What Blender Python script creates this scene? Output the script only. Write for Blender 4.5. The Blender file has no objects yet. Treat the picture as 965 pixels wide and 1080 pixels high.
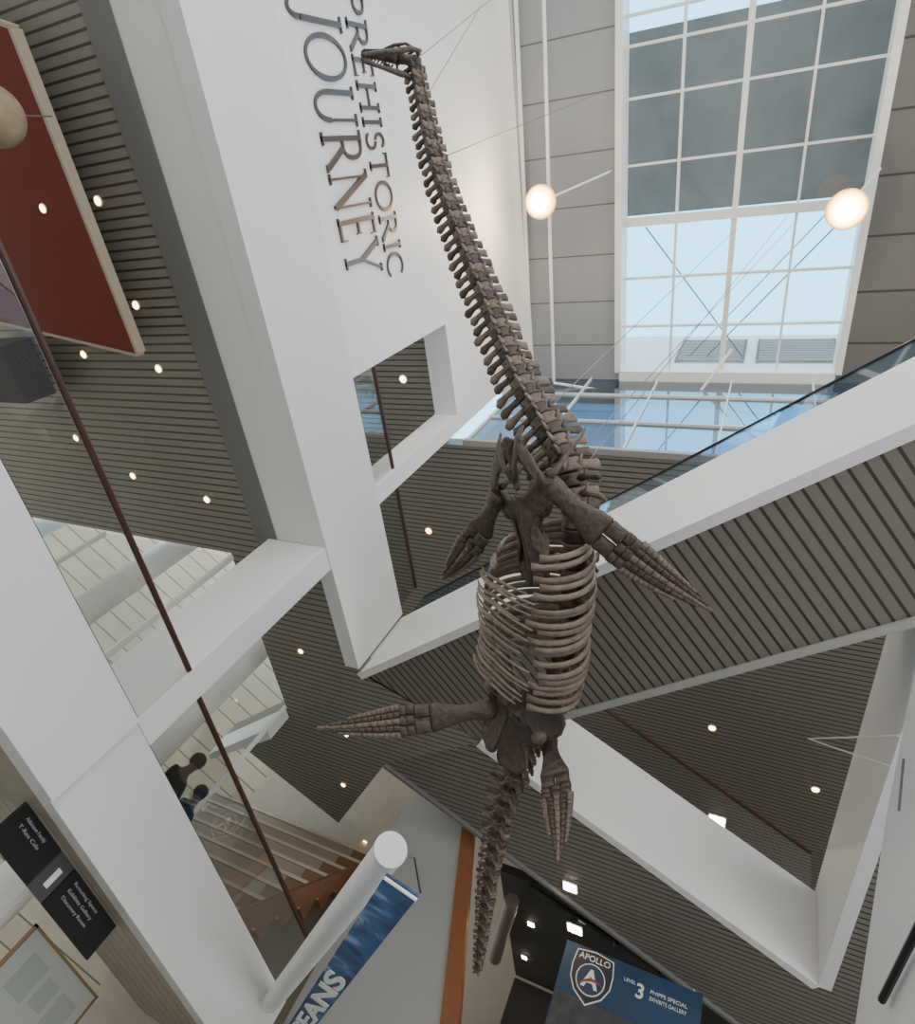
import bpy, math, random
from mathutils import Vector, Matrix
random.seed(4)
V=Vector
# ---------------- camera calibration (vanishing points of the building) --------------
PX,PY,F=482.5,540.0,647.0
ez=V((349,-410,F)).normalized()
ey=V((163,1160,F)); ey=(ey-ez*ey.dot(ez)).normalized()
ex=ey.cross(ez).normalized()
cam=bpy.data.cameras.new('camera'); camo=bpy.data.objects.new('camera',cam)
bpy.context.scene.collection.objects.link(camo)
R=Matrix(((ex[0],-ex[1],-ex[2]),(ey[0],-ey[1],-ey[2]),(ez[0],-ez[1],-ez[2])))
camo.matrix_world=R.to_4x4()
cam.sensor_width=36; cam.sensor_fit='AUTO'; cam.lens=36*F/1080; cam.clip_start=0.05; cam.clip_end=300
bpy.context.scene.camera=camo
def ray(u,v):
    c=V((u-PX,v-PY,F)); return V((c.dot(ex),c.dot(ey),c.dot(ez)))
def PZ(u,v,z): r=ray(u,v); return r*(z/r.z)
def PXp(u,v,x): r=ray(u,v); return r*(x/r.x)
def PYp(u,v,y): r=ray(u,v); return r*(y/r.y)
# ---------------- materials ----------------
def newmat(name):
    m=bpy.data.materials.new(name); m.use_nodes=True
    nt=m.node_tree; b=nt.nodes['Principled BSDF']; return m,nt,b
def mat(name,col,rough=0.6,metal=0.0,var=0.0,scale=5.0,bump=0.0,emit=0.0,ecol=None):
    m,nt,b=newmat(name)
    b.inputs['Base Color'].default_value=(*col,1); b.inputs['Roughness'].default_value=rough
    b.inputs['Metallic'].default_value=metal
    if emit>0:
        b.inputs['Emission Color'].default_value=(*(ecol or col),1); b.inputs['Emission Strength'].default_value=emit
    g=nt.nodes.new('ShaderNodeNewGeometry'); n=nt.nodes.new('ShaderNodeTexNoise'); n.inputs['Scale'].default_value=scale
    n.inputs['Detail'].default_value=5
    nt.links.new(g.outputs['Position'],n.inputs['Vector'])
    if var>0:
        r=nt.nodes.new('ShaderNodeMixRGB'); r.inputs[1].default_value=(*[c*(1-var) for c in col],1); r.inputs[2].default_value=(*[min(1,c*(1+var)) for c in col],1)
        nt.links.new(n.outputs['Fac'],r.inputs[0]); nt.links.new(r.outputs[0],b.inputs['Base Color'])
    if bump>0:
        bp=nt.nodes.new('ShaderNodeBump'); bp.inputs['Strength'].default_value=bump; bp.inputs['Distance'].default_value=0.02
        nt.links.new(n.outputs['Fac'],bp.inputs['Height']); nt.links.new(bp.outputs[0],b.inputs['Normal'])
    return m
def stripes(name,axis,pitch,col,gap,frac=0.3,rough=0.5,var=0.0,cross=None,cpitch=1.0):
    m,nt,b=newmat(name); b.inputs['Roughness'].default_value=rough
    g=nt.nodes.new('ShaderNodeNewGeometry')
    def line(ax,p,fr):
        d=nt.nodes.new('ShaderNodeVectorMath'); d.operation='DOT_PRODUCT'; d.inputs[1].default_value=tuple(V(ax)/p)
        nt.links.new(g.outputs['Position'],d.inputs[0])
        f=nt.nodes.new('ShaderNodeMath'); f.operation='FRACT'; nt.links.new(d.outputs['Value'],f.inputs[0])
        l=nt.nodes.new('ShaderNodeMath'); l.operation='LESS_THAN'; l.inputs[1].default_value=fr; nt.links.new(f.outputs[0],l.inputs[0]); return l
    l=line(axis,pitch,frac)
    mx=nt.nodes.new('ShaderNodeMixRGB'); mx.inputs[1].default_value=(*col,1); mx.inputs[2].default_value=(*gap,1)
    if var>0:
        n=nt.nodes.new('ShaderNodeTexNoise'); n.inputs['Scale'].default_value=2.5; n.inputs['Detail'].default_value=6
        nt.links.new(g.outputs['Position'],n.inputs['Vector'])
        r=nt.nodes.new('ShaderNodeMixRGB'); r.inputs[1].default_value=(*[c*(1-var) for c in col],1); r.inputs[2].default_value=(*[min(1,c*(1+var)) for c in col],1)
        nt.links.new(n.outputs['Fac'],r.inputs[0]); nt.links.new(r.outputs[0],mx.inputs[1])
    fac=l.outputs[0]
    if cross:
        l2=line(cross,cpitch,0.012/cpitch); mxx=nt.nodes.new('ShaderNodeMath'); mxx.operation='MAXIMUM'
        nt.links.new(l.outputs[0],mxx.inputs[0]); nt.links.new(l2.outputs[0],mxx.inputs[1]); fac=mxx.outputs[0]
    nt.links.new(fac,mx.inputs[0]); nt.links.new(mx.outputs[0],b.inputs['Base Color'])
    bp=nt.nodes.new('ShaderNodeBump'); bp.inputs['Strength'].default_value=0.6; bp.inputs['Distance'].default_value=0.03; bp.invert=True
    nt.links.new(fac,bp.inputs['Height']); nt.links.new(bp.outputs[0],b.inputs['Normal'])
    return m
def glassmat(name,tint=(0.9,0.95,0.95),refl=0.08,k=.5):
    m=bpy.data.materials.new(name); m.use_nodes=True; nt=m.node_tree; nt.nodes.clear()
    o=nt.nodes.new('ShaderNodeOutputMaterial'); t=nt.nodes.new('ShaderNodeBsdfTransparent'); t.inputs[0].default_value=(*tint,1)
    g=nt.nodes.new('ShaderNodeBsdfGlossy'); g.inputs['Roughness'].default_value=0.02
    fr=nt.nodes.new('ShaderNodeLayerWeight'); fr.inputs[0].default_value=0.25
    ma=nt.nodes.new('ShaderNodeMath'); ma.operation='MULTIPLY_ADD'; ma.inputs[1].default_value=k; ma.inputs[2].default_value=refl
    nt.links.new(fr.outputs['Fresnel'],ma.inputs[0])
    mx=nt.nodes.new('ShaderNodeMixShader'); nt.links.new(ma.outputs[0],mx.inputs[0]); nt.links.new(t.outputs[0],mx.inputs[1]); nt.links.new(g.outputs[0],mx.inputs[2])
    nt.links.new(mx.outputs[0],o.inputs[0]); return m
WHITE=mat('white_plaster',(0.80,0.80,0.81),0.5,var=0.03,scale=1.2)
WHITE2=mat('white_fascia',(0.75,0.74,0.73),0.5,var=0.03,scale=1.5)
GREYSTRIP=mat('grey_edge',(0.17,0.167,0.16),0.6)
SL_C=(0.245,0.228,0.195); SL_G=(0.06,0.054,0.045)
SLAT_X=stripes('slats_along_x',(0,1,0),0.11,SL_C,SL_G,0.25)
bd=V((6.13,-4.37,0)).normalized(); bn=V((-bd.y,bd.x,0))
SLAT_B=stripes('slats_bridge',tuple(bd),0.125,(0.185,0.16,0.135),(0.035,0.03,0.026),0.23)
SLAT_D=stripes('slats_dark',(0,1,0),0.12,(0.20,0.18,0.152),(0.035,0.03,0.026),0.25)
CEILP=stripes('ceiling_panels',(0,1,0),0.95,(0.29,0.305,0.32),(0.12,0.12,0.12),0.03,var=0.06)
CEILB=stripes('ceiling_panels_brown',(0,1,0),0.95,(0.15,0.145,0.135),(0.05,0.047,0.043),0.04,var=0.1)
FAC=stripes('stone_cladding',(0,0,1),0.42,(0.68,0.56,0.40),(0.26,0.2,0.13),0.07,var=0.16)
PLANK=stripes('plank_soffit',(1,0,0),0.22,(0.4,0.34,0.26),(0.15,0.12,0.09),0.08,var=0.2)
FLOORM=stripes('floor_tiles',(0,1,0),0.6,(0.52,0.48,0.43),(0.3,0.28,0.25),0.012,rough=0.3,cross=(1,0,0),cpitch=0.6)
GLASS=glassmat('clear_glass',(.94,.95,.94),.02,.3); GLASSW=glassmat('window_glass',(.98,.98,.97),.01,.08); GLASSB=glassmat('sky_glass',(0.97,0.99,1.0),0.02,.2)
GLASSR=glassmat('blue_glazing',(0.42,0.54,0.66),0.3)
GLASSC=glassmat('blue_tinted_glass',(0.75,0.86,0.95),0.10,.25)
GLASSE=mat('dark_glass_edge',(0.02,0.035,0.03),.2)
MULL=mat('white_mullion',(0.82,0.82,0.80),0.4)
DARKMET=mat('dark_metal',(0.02,0.02,0.022),0.4,0.5)
RAIL=mat('dark_red_handrail',(0.05,0.015,0.012),0.3)
RED=mat('red_panel',(0.16,0.021,0.005),0.8,var=0.1)
CREAM=mat('cream_edge',(0.42,0.36,0.27),0.6)
ORANGE=mat('orange_panel',(0.26,0.085,0.025),0.5,var=0.12)
BROWN=mat('brown_riser',(0.16,0.07,0.028),0.5,var=0.2)
WOOD=mat('wood_step',(0.26,0.2,0.14),0.5,var=0.2,scale=3)
WOODD=mat('wood_nosing',(0.4,0.34,0.26),0.5,var=0.15)
BEIGE=mat('beige_plaster',(0.35,0.295,0.23),0.6,var=0.1)
DIMTUBE=mat('dim_brown_tube',(0.12,0.095,0.075),0.5,var=.2)
CONC=mat('grey_concrete',(0.25,0.25,0.24),0.9,var=0.4,scale=1.1,bump=0.2)
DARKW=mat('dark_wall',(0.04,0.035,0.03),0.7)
GREYW=mat('grey_wall',(0.36,0.355,0.34),0.6)
BRONZE=mat('bronze_letters',(0.14,0.11,0.10),0.35,0.75)
BONE=mat('dark_bone',(0.065,0.043,0.033),0.4,var=0.85,scale=18,bump=0.9)
BONE2=mat('brown_bone',(0.155,0.112,0.085),0.42,var=0.7,scale=15,bump=0.9)
BONE3=mat('tan_bone',(0.21,0.16,0.125),0.45,var=0.6,scale=12,bump=0.8)
WARM=mat('warm_lamp',(1,0.8,0.5),0.5,emit=14,ecol=(1,0.6,0.2))
WARMB=mat('bright_lamp',(1,0.9,0.7),0.5,emit=40,ecol=(1,0.84,0.55))
GLOWB=mat('yellow_glass_glow',(1,0.8,0.5),0.5,emit=4,ecol=(1,0.5,0.08))
GLOW=mat('amber_diffuser',(0.8,0.5,0.2),0.5,emit=1.3,ecol=(1,0.42,0.06))
BLACK=mat('black_plastic',(0.008,0.008,0.009),0.8)
CABLE=mat('steel_cable',(0.2,0.2,0.21),0.4,0.5)
WTXT=mat('white_print',(0.85,0.85,0.85),0.5)
GTXT=mat('grey_print',(0.36,0.36,0.36),0.5)
BLUEB=mat('blue_banner',(0.02,0.055,0.12),0.5,var=0.4,scale=1.2)
def cloudmat():
    m,nt,b=newmat('cloud_print'); g=nt.nodes.new('ShaderNodeNewGeometry'); n=nt.nodes.new('ShaderNodeTexNoise'); n.inputs['Scale'].default_value=2.6; n.inputs['Detail'].default_value=9
    n.inputs['Distortion'].default_value=.6
    r=nt.nodes.new('ShaderNodeValToRGB'); r.color_ramp.elements[0].position=0.45; r.color_ramp.elements[0].color=(0.008,0.035,0.11,1); r.color_ramp.elements[1].position=0.75; r.color_ramp.elements[1].color=(0.55,0.68,0.82,1)
    e_=r.color_ramp.elements.new(.6); e_.color=(.03,.13,.32,1)
    nt.links.new(g.outputs['Position'],n.inputs['Vector']); nt.links.new(n.outputs['Fac'],r.inputs[0]); nt.links.new(r.outputs[0],b.inputs['Base Color']); return m
CLOUD=cloudmat()
# ---------------- object helpers ----------------
WL={}
def setp(o,label=None,category=None,group=None,kind=None):
    if label:o['label']=label
    if category:o['category']=category
    if group:o['group']=group
    if kind:o['kind']=kind
def empty(name,loc,parent=None,**k):
    o=bpy.data.objects.new(name,None); o.empty_display_size=0.1; bpy.context.scene.collection.objects.link(o)
    loc=V(loc); WL[o.name]=loc.copy()
    if parent: o.parent=parent; o.location=loc-WL[parent.name]
    else: o.location=loc
    setp(o,**k); return o
def mk(name,verts,faces,m,parent=None,smooth=False,**k):
    verts=[V(v) for v in verts]
    lo=V([min(v[i] for v in verts) for i in range(3)]); hi=V([max(v[i] for v in verts) for i in range(3)]); c=(lo+hi)/2
    me=bpy.data.meshes.new(name); me.from_pydata([tuple(v-c) for v in verts],[],faces); me.update()
    import bmesh
    bm=bmesh.new(); bm.from_mesh(me); bmesh.ops.recalc_face_normals(bm,faces=bm.faces); bm.to_mesh(me); bm.free()
    me.materials.append(m)
    if smooth:
        for p in me.polygons:p.use_smooth=True
    o=bpy.data.objects.new(name,me); bpy.context.scene.collection.objects.link(o); WL[o.name]=c
    if parent: o.parent=parent; o.location=c-WL[parent.name]
    else: o.location=c
    setp(o,**k); return o
class MB:
    def __init__(s): s.v=[]; s.f=[]
    def loft(s,pts,rad,up=V((0,0,1)),n=8):
        pts=[V(p) for p in pts]; base=len(s.v); k=len(pts)
        for i,p in enumerate(pts):
            t=(pts[min(i+1,k-1)]-pts[max(i-1,0)]).normalized()
            a=up-t*up.dot(t)
            if a.length<1e-4: a=V((1,0,0))-t*t.x
            a.normalize(); b=t.cross(a); r=rad[i]; ra,rb=(r if isinstance(r,tuple) else (r,r))
            for j in range(n):
                th=2*math.pi*j/n; s.v.append(p+a*ra*math.cos(th)+b*rb*math.sin(th))
        for i in range(k-1):
            for j in range(n):
                j2=(j+1)%n; s.f.append((base+i*n+j,base+i*n+j2,base+(i+1)*n+j2,base+(i+1)*n+j))
        s.f.append(tuple(base+j for j in range(n))); s.f.append(tuple(base+(k-1)*n+j for j in range(n)))
    def ext(s,pts,vec):
        b=len(s.v); n=len(pts); vec=V(vec)
        s.v+=[V(p) for p in pts]+[V(p)+vec for p in pts]
        s.f.append(tuple(range(b,b+n))); s.f.append(tuple(range(b+n,b+2*n)))
        for i in range(n): s.f.append((b+i,b+(i+1)%n,b+n+(i+1)%n,b+n+i))
    def box(s,x0,x1,y0,y1,z0,z1): s.ext([(x0,y0,z0),(x1,y0,z0),(x1,y1,z0),(x0,y1,z0)],(0,0,z1-z0))
    def make(s,name,m,**k): return mk(name,s.v,s.f,m,**k)
def box(name,x0,x1,y0,y1,z0,z1,m,**k):
    b=MB(); b.box(x0,x1,y0,y1,z0,z1); return b.make(name,m,**k)
def ext(name,pts,vec,m,**k):
    b=MB(); b.ext(pts,vec); return b.make(name,m,**k)
def tube(name,pts,r,m,n=10,**k):
    b=MB(); b.loft(pts,[r]*len(pts),n=n); return b.make(name,m,smooth=False,**k)
S=dict(kind='structure')
# ---------------- shell ----------------
Z1,Z2,Z3,ZC=1.38,5.40,9.85,13.8
TOP1,TOP2=2.27,6.75
RH1,RH2=2.95,7.43
YE=4.66
box('floor',-16,9,-8,18,-1.75,-1.6,FLOORM,label='pale tiled atrium floor',**S)
w=MB(); w.box(-5.5,-5.03,-8,2.31,TOP2,ZC); w.box(-5.5,-5.03,2.31,4.0,9.75,ZC); w.box(-5.5,-5.03,4.0,4.3,TOP2,ZC)
w.make('wall_west',WHITE,label='tall white plaster wall with raised lettering',**S)
box('trim_1',-5.03,-4.88,-8,4.3,13.6,ZC-.005,MULL,label='white trim where wall meets ceiling',**S)
box('wall_balcony',-5.25,-5.0,-8,6.40,Z2-.02,TOP2,WHITE2,label='white balcony parapet facing the atrium',**S)
box('trim_2',-5.85,-5.251,-8,4.6,Z2-.01,Z2+0.2,WHITE2,label='white soffit strip along the balcony',**S)
box('trim_3',-6.25,-5.85,-8,4.6,Z2-0.02,Z2+0.2,GREYSTRIP,label='dark grey soffit edge strip',**S)
ext('ceiling',[(-13,-8,Z2),(-6.25,-8,Z2),(-6.25,4.6,Z2),(-13,4.6,Z2)],(0,0,.3),SLAT_X,label='grey slatted soffit under the balcony floor',**S)
ext('ceiling',[(-6.9,4.6,Z2),(-5.24,4.6,Z2),(-5.24,6.45,Z2),(-5,6.45,Z2),(-3.1,7.30,Z2),(-5.0,8.57,Z2),(-6.6,11,Z2),(-8.9,9.3,Z2),(-6.9,7.86,Z2)],(0,0,.3),SLAT_X,label='grey slatted soffit at the bridge junction',**S)
p0=V((-5,6.49,0)); 
def bp(t,nn,z): q=p0+bd*t+bn*nn; return (q.x,q.y,z)
BW=1.76
V1=(-3.1,7.30);V2=(1.65,10.38)
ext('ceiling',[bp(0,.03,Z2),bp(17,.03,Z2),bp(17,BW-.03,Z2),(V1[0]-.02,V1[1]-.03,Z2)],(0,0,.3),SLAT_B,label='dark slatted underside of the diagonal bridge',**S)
ext('wall_bridge',[bp(-0.06,-.02,Z2-.025),bp(17,-.02,Z2-.025),bp(17,.1,Z2-.025),bp(-.06,.1,Z2-.025)],(0,0,TOP2-Z2+.025),WHITE2,label='white parapet of the diagonal bridge',**S)
ext('trim_4',[bp(2.0,BW-.1,Z2-.02),bp(17,BW-.1,Z2-.02),bp(17,BW,Z2-.02),bp(2.0,BW,Z2-.02)],(0,0,TOP2-Z2),GREYW,label='pale far parapet of the diagonal bridge',**S)
b2=V((.84,.543,0)).normalized(); b2n=V((-b2.y,b2.x,0))
o0=V((-5,8.57,0)); o1=o0+b2*14
n0=V((V1[0],V1[1],0)); n1=V((V2[0],V2[1],0))
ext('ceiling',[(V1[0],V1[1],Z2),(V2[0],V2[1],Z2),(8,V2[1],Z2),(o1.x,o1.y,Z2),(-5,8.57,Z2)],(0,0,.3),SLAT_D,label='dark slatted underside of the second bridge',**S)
def pz(v,z): return (v.x,v.y,z)
ext('wall_bridge',[pz(n0-b2n*.025,Z2-.025),pz(n1-b2n*.025,Z2-.025),pz(n1+b2n*.12,Z2-.025),pz(n0+b2n*.12,Z2-.025)],(0,0,TOP2-Z2),WHITE2,label='white parapet of the second bridge',**S)
ext('trim_5',[pz(o0-b2n*.03,Z2-.06),pz(o1-b2n*.03,Z2-.06),pz(o1+b2n*.04,Z2-.06),pz(o0+b2n*.04,Z2-.06)],(0,0,1.3),GREYSTRIP,label='grey outer fascia of the second bridge',**S)
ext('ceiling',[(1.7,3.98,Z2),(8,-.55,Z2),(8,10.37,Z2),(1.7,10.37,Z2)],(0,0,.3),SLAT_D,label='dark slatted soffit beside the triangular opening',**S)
box('wall_void',1.64,1.8,4.15,10.38,Z2-.02,TOP2,WHITE2,label='white parapet beside the triangular opening',**S)
ext('ceiling',[(-6.9,YE,Z3),(8,YE,Z3),(8,18,Z3),(-6.9,18,Z3)],(0,0,.3),SLAT_X,label='grey slatted soffit of the top floor',**S)
ext('ceiling',[(-10,-8,Z3),(-5.5,-8,Z3),(-5.5,YE,Z3),(-10,YE,Z3)],(0,0,.3),SLAT_X,label='grey slatted soffit behind the lettered wall',**S)
ext('ceiling',[(-9,YE,Z3),(-6.9,YE,Z3),(-6.9,12,Z3),(-9,12,Z3)],(0,0,.3),SLAT_X,label='grey slatted soffit over the stair hall',**S)
w=MB(); w.box(-5.25,-4.98,-8,4.2,Z1-.01,TOP1); w.make('wall_parapet',WHITE2,label='white parapet of the lower balcony',**S)
box('wall_parapet',-5.25,-5.03,4.2,9.8,Z1-.01,TOP1,WHITE2,label='white parapet past the column',**S)
box('wall_column',-6.0,-5.02,4.2,4.55,TOP1+.002,Z2-.02,WHITE2,label='white square column between balcony openings',**S)
box('floor',-13,-5.25,-8,4.7,Z1,1.85,BEIGE,label='floor slab of the lower balcony',**S)
box('floor',-6.9,-5.25,4.7,9.8,Z1,1.85,PLANK,label='floor slab with planked underside',**S)
SX0,SX1,SY0,SY1=-2.85,1.37,-3.2,4.42
ext('ceiling',[(-5.5,-8,ZC),(SX0,-8,ZC),(SX0,YE,ZC),(-5.5,YE,ZC)],(0,0,.3),CEILP,label='grey panelled roof ceiling',**S)
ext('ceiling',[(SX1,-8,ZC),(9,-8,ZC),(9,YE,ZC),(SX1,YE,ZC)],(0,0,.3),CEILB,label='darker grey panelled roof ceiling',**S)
box('ceiling',SX0,SX1,-8,SY0,ZC,ZC+.3,CEILP,label='grey panelled roof ceiling behind skylight',**S)
w=MB(); w.box(SX0-.1,SX0+.03,SY0,SY1,ZC-.1,ZC+.5); w.box(SX1-.03,SX1+.1,SY0,SY1,ZC-.1,ZC+.5); w.box(SX0,SX1,SY1-.03,YE-.01,ZC-.1,ZC+.5)
w.make('trim_6',MULL,label='white skylight curb',**S)
w=MB()
for i in range(5):
    x=SX0+(SX1-SX0)*i/4; ww=.05 if i==2 else .022; w.box(x-ww,x+ww,SY0,SY1,ZC+.1,ZC+.2)
rows=[-2.0,-1.55,-.75,.35,2.45,3.45]
for y in rows: w.box(SX0,SX1,y-.022,y+.022,ZC+.105,ZC+.19)
w.box(SX0,SX1,1.28,1.44,ZC+.05,ZC+.21)
sk=w.make('window_1',MULL,label='large skylight with white mullion grid',**S)
box('glass',SX0+.03,SX1-.03,SY0,SY1-.03,ZC+.14,ZC+.15,GLASSB,parent=sk)
box('sky_block_slab',-6,5,-2.0,1.42,15.9,16.1,CONC,label='added grey concrete slab blocking the sky above the skylight',category='added sky blocker')  # added slab, blocks the sky so these panes look onto grey concrete
box('rooftop_building',-6,6,4.75,5.4,14.3,18.0,MULL,label='pale rooftop building wall with louvres',category='building')
LV=mat('louvre_grey',(0.35,0.35,0.33),.6)
for xa,xb in((-1.9,-.35),(-.1,1.6)):
    lv=MB()
    for i in range(14): lv.box(xa,xb,4.68,4.745,15.6+i*.13,15.67+i*.13)
    for x in(xa,xb-.05): lv.box(x,x+.05,4.68,4.745,15.55,17.4)
    lv.make('louvre_panel',LV,label='grey slatted louvre panel on the rooftop wall',category='louvre',group='rooftop louvres')
tr_=MB()
tr_.loft([(-2.6,1.6,15.2),(-.4,4.7,15.9)],[.015,.015]); tr_.loft([(1.3,1.6,15.2),(-1.2,4.7,15.9)],[.015,.015]); tr_.loft([(.9,1.6,15.2),(-1.6,4.7,15.9)],[.012,.012])
tr_.make('roof_truss',GREYSTRIP,label='thin grey diagonal roof truss over the skylight',category='truss')
w=MB()
for i in range(9):
    x=-5+i*1.5; w.box(x-.012,x+.012,YE-.1,YE,Z3+.05,ZC)
for z in (11.2,12.7): w.box(-5.03,7,YE-.1,YE,z-.012,z+.012)
e=w.make('window_2',MULL,label='bluish glazed end wall with white grid',**S)
box('glass',-5.03,7,YE-.05,YE-.04,Z3+.05,ZC,GLASSR,parent=e)
box('trim_7',-5.03,8,YE-.12,YE-.001,Z3-.02,Z3+.08,GREYW,label='grey sill under the glazed end wall',**S)
w=MB()
for x in (-13,-9.8,-6.9): w.box(x-.025,x+.025,4.63,4.7,1.85,Z2)
for y in (4.7,7.86): w.box(-6.95,-6.89,y-.025,y+.025,1.85,Z2)
w=w.make('window_3',MULL,label='slim framed glass wall to the outside',**S)
box('glass',-13,-6.9,4.66,4.67,1.85,Z2,GLASSW,parent=w)
box('glass',-6.92,-6.91,4.7,7.86,1.85,Z2,GLASSW,parent=w)
ext('trim_8',[(-6.9,7.86,Z2-.02),(-8.9,9.3,Z2-.02),(-8.9,9.45,Z2-.02),(-6.9,8.1,Z2-.02)],(0,0,-.5),WHITE2,label='white window head',**S)
f0=V((-20,1.7,0)); f1=V((-6.9,14.8,0))
ext('stone_facade',[pz(f0,-1.6),pz(f1,-1.6),pz(f1,12),pz(f0,12)],(-.3,.3,0),FAC,label='beige stone clad building outside the windows',category='building')
for (x,y,r) in((-9.27,5.35,.24),(-7.75,7.1,.29),(-13.0,5.3,.24)):
    tube('round_column',[(x,y,-1.6),(x,y,9)],r,MULL,n=24,label='white round exterior column',category='column',group='exterior columns')
box('wall_north',-6.9,9,17,17.2,-1.6,Z3,BEIGE,label='beige back wall',**S)
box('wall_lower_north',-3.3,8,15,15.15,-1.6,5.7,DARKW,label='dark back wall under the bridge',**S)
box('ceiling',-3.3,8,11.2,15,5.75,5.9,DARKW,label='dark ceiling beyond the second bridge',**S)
# pier with slanted edge and wood trim
Tt=PYp(488,868,10.2); Tb=PYp(464,1085,10.2); kk_=( -1.6-Tt.z)/(Tb.z-Tt.z); Te=Tt+(Tb-Tt)*kk_
ku=(6.6-Tt.z)/(Tb.z-Tt.z); Tu=Tt+(Tb-Tt)*ku
ext('wall_pier',[(-5.1,10.2,-1.6),(Te.x,10.2,-1.6),(Tu.x,10.2,6.6),(-5.1,10.2,6.6)],(0,.15,0),GREYW,label='light grey pier wall',**S)
ext('trim_9',[(Te.x,10.15,-1.6),(Te.x+.34,10.15,-1.6),(Tu.x+.22,10.15,6.6),(Tu.x,10.15,6.6)],(0,.25,0),ORANGE,label='orange-brown wood trim on the pier edge',**S)
box('wall_stair',-9,-5.1,11.3,11.45,-1.6,Z3,BEIGE,label='beige wall behind the stair',**S)
def balustrade(pts,ztop,zr,label,gm=None,rm=None,rr=.03):
    gm=gm or GLASS; rm=rm or RAIL
    e=empty('balustrade',(pts[0][0],pts[0][1],ztop),label=label,category='railing')
    for a,b in zip(pts[:-1],pts[1:]):
        a=V((*a,0));b=V((*b,0)); d=(b-a).normalized(); n=V((-d.y,d.x,0))*.006
        ext('glass_panel',[pz(a-n,ztop),pz(b-n,ztop),pz(b+n,ztop),pz(a+n,ztop)],(0,0,zr-ztop),gm,parent=e)
        ext('glass_edge',[pz(a-n*1.5,ztop+.001),pz(b-n*1.5,ztop+.001),pz(b+n*1.5,ztop+.001),pz(a+n*1.5,ztop+.001)],(0,0,.02),GLASSE,parent=e)
        tube('handrail',[pz(a,zr),pz(b,zr)],rr,rm,parent=e)
balustrade([(-5.02,-8),(-5.02,4.18)],TOP1,RH1,'clear glass balustrade with dark red handrail')
balustrade([(-5.07,4.56),(-5.07,9.75)],TOP1,RH1,'clear glass balustrade with dark red handrail past the column')
balustrade([(-5.1,2.35),(-5.1,4.0)],TOP2,RH2,'glass balustrade with dark rail in wall opening')
balustrade([(-5.1,4.32),(-5.1,6.35)],TOP2,RH2,'glass balustrade with dark rail by bridge corner')
a=p0+bn*.06; bb=p0+bd*16+bn*.06
balustrade([(a.x,a.y),(bb.x,bb.y)],TOP2,RH2,'bluish glass balustrade on the diagonal bridge',GLASSC,DARKMET,.018)
a=n0+b2n*.07; bb=n1+b2n*.07
balustrade([(a.x,a.y),(bb.x,bb.y)],TOP2,RH2,'glass balustrade on the second bridge')
# ---------------- downlights -------------
def down(u,v,z,r=.05,m=WARM,lab='small warm recessed downlight in slatted soffit',pw=3):
    p=PZ(u,v,z-.012); 
    e=empty('downlight',p,label=lab,category='ceiling light',group='recessed downlights')
    n=16; b=MB(); b.loft([(p.x,p.y,p.z+.012),(p.x,p.y,p.z)],[r*1.35,r*1.3],n=n,up=V((1,0,0))); b.make('trim_ring',MULL,parent=e)
    b=MB(); b.loft([(p.x,p.y,p.z),(p.x,p.y,p.z-.008)],[r,r],n=n,up=V((1,0,0))); b.make('lamp',m,parent=e)
for u,v in((103,212),(143,322),(88,374),(167,389),(140,502),(80,462),(218,527)): down(u,v,Z2,.045)
for u,v in((317,687),(365,775),(385,888),(362,828)): down(u,v,Z2,.04)
for u,v in((425,400),(452,560),(463,635),(751,768),(860,833)): down(u,v,Z3,.065)
def panel(u,v,z,s=.16):
    p=PZ(u,v,z-.02); e=empty('light_panel',p,label='bright square recessed ceiling light',category='ceiling light',group='square ceiling lights')
    box('frame',p.x-s*1.2,p.x+s*1.2,p.y-s*1.2,p.y+s*1.2,p.z,p.z+.02,MULL,parent=e)
    box('lamp',p.x-s,p.x+s,p.y-s,p.y+s,p.z-.01,p.z,WARMB,parent=e)
panel(756,866,Z3,.16)
panel(601,936,Z2-.005,.1); panel(606,980,5.75,.12); panel(724,1046,Z2-.005,.1); panel(560,975,5.75,.06); panel(553,1010,5.75,.05)
for i in range(6):
    a=PZ(560+i*45,935+i*30,5.5); e=empty('track_spotlight',a,label='small dark spotlight under the dark ceiling',category='spotlight',group='track spotlights')
    tube('stem',[a+V((0,0,.25)),a],.015,DARKMET,parent=e); b=MB(); b.loft([a,a+V((.05,-.1,-.12))],[.05,.065],n=12); b.make('spot_head',BLACK,parent=e)
tube('ventilation_pipe',[PZ(540,950,5.4),PZ(522,1010,5.4)],.13,DIMTUBE,n=20,label='dim brown round ventilation pipe under dark ceiling',category='pipe')
tube('lighting_track',[PZ(560,935,5.65),PZ(800,1090,5.65)],.04,DARKMET,label='dark lighting track below the ceiling',category='track')
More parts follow.
